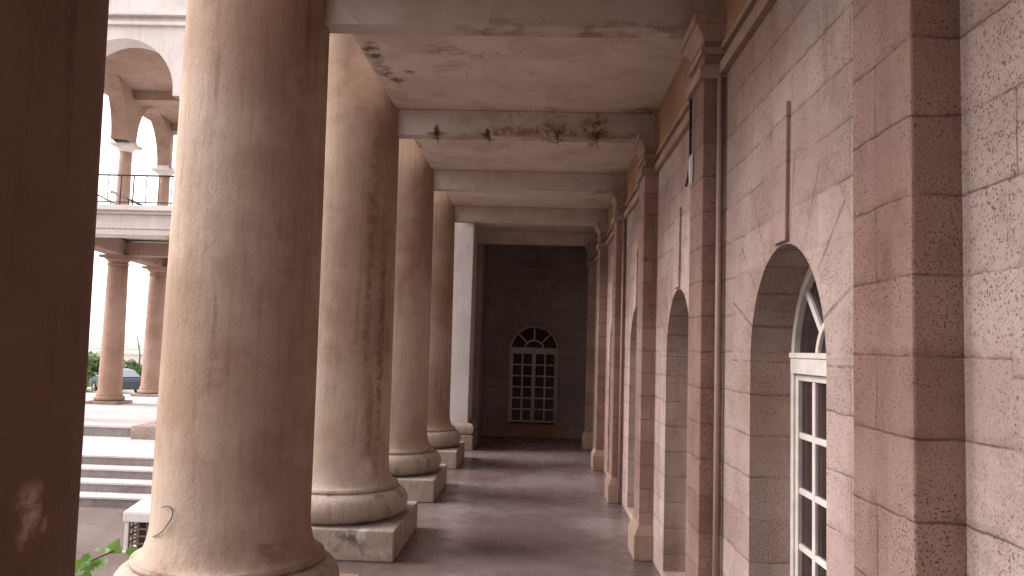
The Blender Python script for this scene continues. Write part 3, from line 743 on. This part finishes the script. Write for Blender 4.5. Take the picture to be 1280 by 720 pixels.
# ------------------------------------------------------------------ plants
def leaf(mb, p, size, nrm, up, shape='ivy'):
    n_ = Vector(nrm).normalized(); u = Vector(up); u = (u-n_*u.dot(n_)).normalized(); s_ = n_.cross(u)
    o = [(0, -.02), (.30, .02), (.46, .28), (.30, .52), (.18, .70), (0, 1.0), (-.18, .70), (-.30, .52), (-.46, .28), (-.30, .02)]
    vs = [Vector(p)+u*b*size+s_*a*size-n_*size*(.18*abs(a)+.14*b*b) for a, b in o]+[Vector(p)+u*.35*size+n_*.04*size]
    mb.add(vs, [(10, i, (i+1) % 10) for i in range(10)], True)
vo = (-2.0, 3.9, -1.48)
vn = thing('vine', 'bright green leafy vine shoot growing below the terrace between the two nearest columns', 'plant', vo)
st_ = MB(); lf = MB(); rv = random.Random(5)
main = [Vector((-.085, 0, -.075))+v for v in [Vector((-2.62, 4.05, -1.48)), Vector((-2.50, 3.98, -1.22)), Vector((-2.30, 3.95, -1.10)), Vector((-2.12, 3.95, -1.05)), Vector((-1.98, 3.98, -.985))]]
st_.tube(main, .007, 6, .004)
st_.tube([main[2], main[2]+Vector((-.15, .06, .03)), main[2]+Vector((-.32, .1, .01))], .005, 6, .003)
for i in range(170):
    t = rv.random()*3.999; k = int(t); p = main[k].lerp(main[k+1], t-k) if k else main[1]+Vector((rv.uniform(-.3, .25), rv.uniform(-.15, .15), rv.uniform(-.06, .08)))
    if k == 3 and rv.random() < .75: continue
    p = p+Vector((rv.uniform(-.06, .06), rv.uniform(-.08, .08), rv.uniform(-.055, .035)))
    leaf(lf, p, rv.uniform(.045, .085), (rv.uniform(-.6, .6), rv.uniform(-1, -.1), rv.uniform(.2, 1)), (rv.uniform(-.7, .7), rv.uniform(-.4, .4), rv.uniform(-1, -.1)))
st_.build('stem', M['stem'], vn, vo); lf.build('leaves', M['leaf'], vn, vo, fix=False)

def bush(org, w, h, n_, label, seed):
    r_ = random.Random(seed); t = thing('bush', label, 'bush', org, 'bushes in front of the boundary wall')
    lf = MB(); sm = MB(); cl = [(r_.uniform(-.7, .7)*w, r_.uniform(-.4, .4)*w, r_.uniform(.35, .9)*h, r_.uniform(.2, .42)*min(w, h)) for _ in range(9)]
    for c in cl:
        sm.tube([org, (org[0]+c[0]*.5, org[1]+c[1]*.5, org[2]+c[2]*.5), (org[0]+c[0], org[1]+c[1], org[2]+c[2])], .03, 6, .01)
    for i in range(n_):
        c = r_.choice(cl); v = Vector((r_.gauss(0, 1), r_.gauss(0, 1), r_.gauss(0, 1))).normalized()*c[3]*r_.random()**.4
        leaf(lf, (org[0]+c[0]+v.x, org[1]+c[1]+v.y, org[2]+c[2]+v.z), r_.uniform(.09, .17), (v.x+r_.uniform(-.3, .3), v.y-.2, v.z+.2), (r_.uniform(-1, 1), r_.uniform(-1, 1), r_.uniform(-.5, 1)))
    sm.build('stem', M['stem'], t, org); lf.build('foliage', M['bush'], t, org, fix=False)
FY = 31.
def gp(u, y): p = onray(u, 470, y); return (p.x, y, gz(p.x, y))
bush(gp(108, 28), 1.0, 1.35, 1300, 'taller leafy bush at the left of the far columns, beyond the loggia', 3)
bush(gp(149, 29), .75, 1.15, 900, 'small green bush rising behind the parked car', 4)
bush(gp(179, 30), .35, .95, 350, 'little tuft of greenery beside the bare pole on the far wall', 6)
bush(gp(112, 20), .6, .35, 500, 'low pale scrub on the yard in front of the leafy bush', 8)

# boundary wall with wires, bare pole
bo = (-16, FY, gz(-16, FY))
bw = thing('boundary_wall', 'pale boundary wall with wire strands along its top, far across the yard', 'wall', bo)
mb = MB(); mb.box((-60, FY, -2.2), (6, FY+.3, -.72)); mb.box((-60, FY-.05, -.7195), (6, FY+.35, -.66)); mb.build('wall_face', M['facade'], bw, bo)
mb = MB()
for z in (-.52, -.42): mb.tube([(-60, FY+.15, z), (6, FY+.15, z)], .012, 5)
mb.build('wire', M['iron'], bw, bo)
for i in range(12):
    x = -58+i*5.4; mb = MB(); mb.box((x-.02, FY+.13, -.66), (x+.02, FY+.17, -.38)); mb.build('post', M['iron'], bw, bo)
p = onray(175, 444, FY-.3); q = onray(171.5, 419, FY-.3)
mb = MB(); mb.tube([(p.x, p.y, -2.0), tuple(p), tuple(p.lerp(q, .5)), tuple(q)], .035, 7, .016); mb.tube([tuple(p.lerp(q, .3)), tuple(p.lerp(q, .62)+Vector((.10, 0, .04)))], .014, 5, .006)
tag(mb.build('bare_tree', M['stem'], None, (p.x, p.y, -2.0)), 'thin bare dark trunk leaning in front of the boundary wall', 'tree')

# ------------------------------------------------------------------ car
def car(org, yaw):
    t = thing('parked_car', 'dark blue hatchback parked in the yard beyond the loggia columns', 'car', org); t.rotation_euler = (0, 0, yaw)
    k = 1/U; paint = G('dark_blue_car_paint'); pm = paint.fin(paint.mix(paint.rng(paint.noise(3., 3), .3, .7), (.020, .024, .045), (.030, .036, .060)), .25, None, .5)
    glass = simple('car_glass', (.16, .18, .21), .1, .1, .6); rub = simple('tyre_rubber', (.02, .02, .02), .8); rim = simple('alloy_rim', (.35, .35, .36), .35, .1, .5, .8)
    # side section, x = length (front -, rear +), in metres
    low = [(-2.02, .35), (-2.05, .55), (-1.98, .72), (-1.1, .90), (1.2, .95), (1.92, .92), (2.02, .75), (2.0, .35)]
    def loft(sec_half, name, mat):
        mb = MB(); n_ = len(sec_half); vs = []
        for (x, z, w_) in sec_half: vs += [(x*k, -w_*k, z*k), (x*k, w_*k, z*k)]
        m2 = n_
        fs = [(2*i, 2*((i+1) % m2), 2*((i+1) % m2)+1, 2*i+1) for i in range(m2)]
        fs += [tuple(2*i for i in range(m2)), tuple(2*i+1 for i in reversed(range(m2)))]
        mb.add(vs, fs); o = mb.build(name, mat, t, (0, 0, 0), bevel=.03, seg=3); return o
    arch = lambda cx: [(cx+.36*math.cos(a), .30+.36*math.sin(a)) for a in [R(180-i*20) for i in range(10)]]
    prof = [(-2.02, .28), (-2.06, .55), (-1.98, .74), (-1.05, .92), (1.25, .97), (1.95, .93), (2.04, .72), (2.0, .28)]
    bot = list(reversed([(-1.25+.36*math.cos(R(180-i*22.5)), .28+.36*math.sin(R(180-i*22.5))) for i in range(9)]+[(1.25+.36*math.cos(R(180-i*22.5)), .28+.36*math.sin(R(180-i*22.5))) for i in range(9)]))
    loft([(x, z, .84) for x, z in prof]+[(x, z, .84) for x, z in bot], 'body', pm)
    loft([(-1.15, .90, .80), (-.45, 1.40, .60), (.2, 1.45, .60), (1.05, 1.40, .60), (1.85, .93, .78)], 'cabin', pm)
    def pane(ps, name):
        for sgn in (-1, 1):
            mb = MB(); f = lambda x, z: (x*k, sgn*(.80-.20*(z-.92)/.5+.008)*k, z*k)
            mb.add([f(x, z) for x, z in ps], [tuple(range(len(ps)))]); mb.build(name, glass, t, (0, 0, 0), fix=False)
    pane([(-.88, .98), (-.38, 1.34), (.12, 1.37), (.12, .98)], 'window'); pane([(.20, .98), (.20, 1.37), (.85, 1.34), (.98, 1.02)], 'window'); pane([(1.05, 1.02), (.95, 1.33), (1.1, 1.29), (1.42, 1.06)], 'window')
    mb = MB(); mb.add([(1.09*k, -.52*k, 1.395*k), (1.09*k, .52*k, 1.395*k), (1.77*k, .64*k, .995*k), (1.77*k, -.64*k, .995*k)], [(0, 1, 2, 3)]); r = mb.build('rear_window', glass, t, (0, 0, 0), fix=False); r.location = (.012, 0, .012)
    for sgn in (-1, 1):
        mb = MB(); mb.box((1.93*k, (sgn*.70-.12)*k, .68*k), (2.05*k, (sgn*.70+.12)*k, .88*k)); mb.build('tail_light', simple('tail_light_red', (.35, .03, .03), .3), t, (0, 0, 0), bevel=.01)
    for wx in (-1.25, 1.25):
        for sgn in (-1, 1):
            w_ = part('wheel', (wx*k, sgn*.76*k, .31*k), t); 
            mb = MB(); vs = []; n_ = 24
            prf = [(.19, -.09), (.29, -.10), (.31, -.07), (.31, .07), (.29, .10), (.19, .09)]
            fs = []
            for i in range(n_):
                a = 2*math.pi*i/n_
                for rr, yy in prf: vs.append((rr*math.cos(a)*k, yy*k, rr*math.sin(a)*k))
            for i in range(n_):
                for j in range(6): fs.append((i*6+j, ((i+1) % n_)*6+j, ((i+1) % n_)*6+(j+1) % 6, i*6+(j+1) % 6))
            mb.add(vs, fs, True); mb.build('tyre', rub, w_, (0, 0, 0))
            mb = MB(); vs = []; fs = []
            for i in range(n_):
                a = 2*math.pi*i/n_; vs += [(.195*math.cos(a)*k, -.07*k, .195*math.sin(a)*k), (.195*math.cos(a)*k, .07*k, .195*math.sin(a)*k)]
            fs = [tuple(2*i for i in range(n_)), tuple(2*i+1 for i in reversed(range(n_)))]+[(2*i, 2*i+1, 2*((i+1) % n_)+1, 2*((i+1) % n_)) for i in range(n_)]
            mb.add(vs, fs); mb.build('rim', rim, w_, (0, 0, 0))
    return t
CYD = 26.5; q = onray(181, 475, CYD)
car((q.x-1.75/U, CYD, onray(167, 491, CYD).z), R(-40))

# ------------------------------------------------------------------ camera
pt, yw, rl_ = .0754, -.0346, .0298
fw = Vector((math.sin(yw)*math.cos(pt), math.cos(yw)*math.cos(pt), math.sin(pt))); rt = Vector((math.cos(yw), -math.sin(yw), 0)); up = rt.cross(fw)
r2 = rt*math.cos(rl_)+up*math.sin(rl_); u2 = -rt*math.sin(rl_)+up*math.cos(rl_)
cd = bpy.data.cameras.new('camera'); co = bpy.data.objects.new('camera', cd); C.objects.link(co)
mt = Matrix((r2, u2, -fw)).transposed().to_4x4(); mt.translation = W((0, 0, 0)); co.matrix_world = mt
cd.sensor_width = 36; cd.lens = 36*987.98/1280; cd.clip_start = .05; cd.clip_end = 6000
sc.camera = co

# ------------------------------------------------------------------ light: overcast
SUN_EL, SUN_AZ = R(34), R(274)       # azimuth clockwise from +y: from the courtyard, a little behind the camera
w = bpy.data.worlds.new('World'); sc.world = w; w.use_nodes = True
nt = w.node_tree; nt.nodes.clear()
o = nt.nodes.new('ShaderNodeOutputWorld'); bg = nt.nodes.new('ShaderNodeBackground'); sky = nt.nodes.new('ShaderNodeTexSky')
sky.sky_type = 'NISHITA'; sky.sun_disc = False; sky.sun_elevation = SUN_EL; sky.sun_rotation = SUN_AZ; sky.air_density = 1.; sky.dust_density = 5.; sky.ozone_density = 1.
hs = nt.nodes.new('ShaderNodeHueSaturation'); hs.inputs['Saturation'].default_value = .4; hs.inputs['Value'].default_value = 1.0
tn = nt.nodes.new('ShaderNodeMix'); tn.data_type = 'RGBA'; tn.blend_type = 'MULTIPLY'; tn.inputs[0].default_value = 1.; tn.inputs[7].default_value = (1., .968, .968, 1)
ov = nt.nodes.new('ShaderNodeMix'); ov.data_type = 'RGBA'; ov.inputs[0].default_value = .75; ov.inputs[7].default_value = (23.5, 23.3, 23.7, 1)   # even cloud deck over the clear-sky model
nt.links.new(sky.outputs[0], ov.inputs[6]); nt.links.new(ov.outputs[2], hs.inputs['Color']); nt.links.new(hs.outputs[0], tn.inputs[6]); nt.links.new(tn.outputs[2], bg.inputs[0])
bg.inputs[1].default_value = .12
nt.links.new(bg.outputs[0], o.inputs[0])
sd = bpy.data.lights.new('sun', 'SUN'); so_ = bpy.data.objects.new('sun', sd); C.objects.link(so_)
sd.energy = 5.0; sd.angle = R(32); sd.color = (1., .95, .935)
dv = Vector((math.sin(SUN_AZ)*math.cos(SUN_EL), math.cos(SUN_AZ)*math.cos(SUN_EL), math.sin(SUN_EL)))
so_.rotation_euler = dv.to_track_quat('Z', 'Y').to_euler(); so_.location = dv*60
sc.view_settings.view_transform = 'Standard'; sc.view_settings.look = 'None'; sc.view_settings.exposure = 0
sc.cycles.max_bounces = 6; sc.cycles.diffuse_bounces = 3; sc.cycles.glossy_bounces = 3
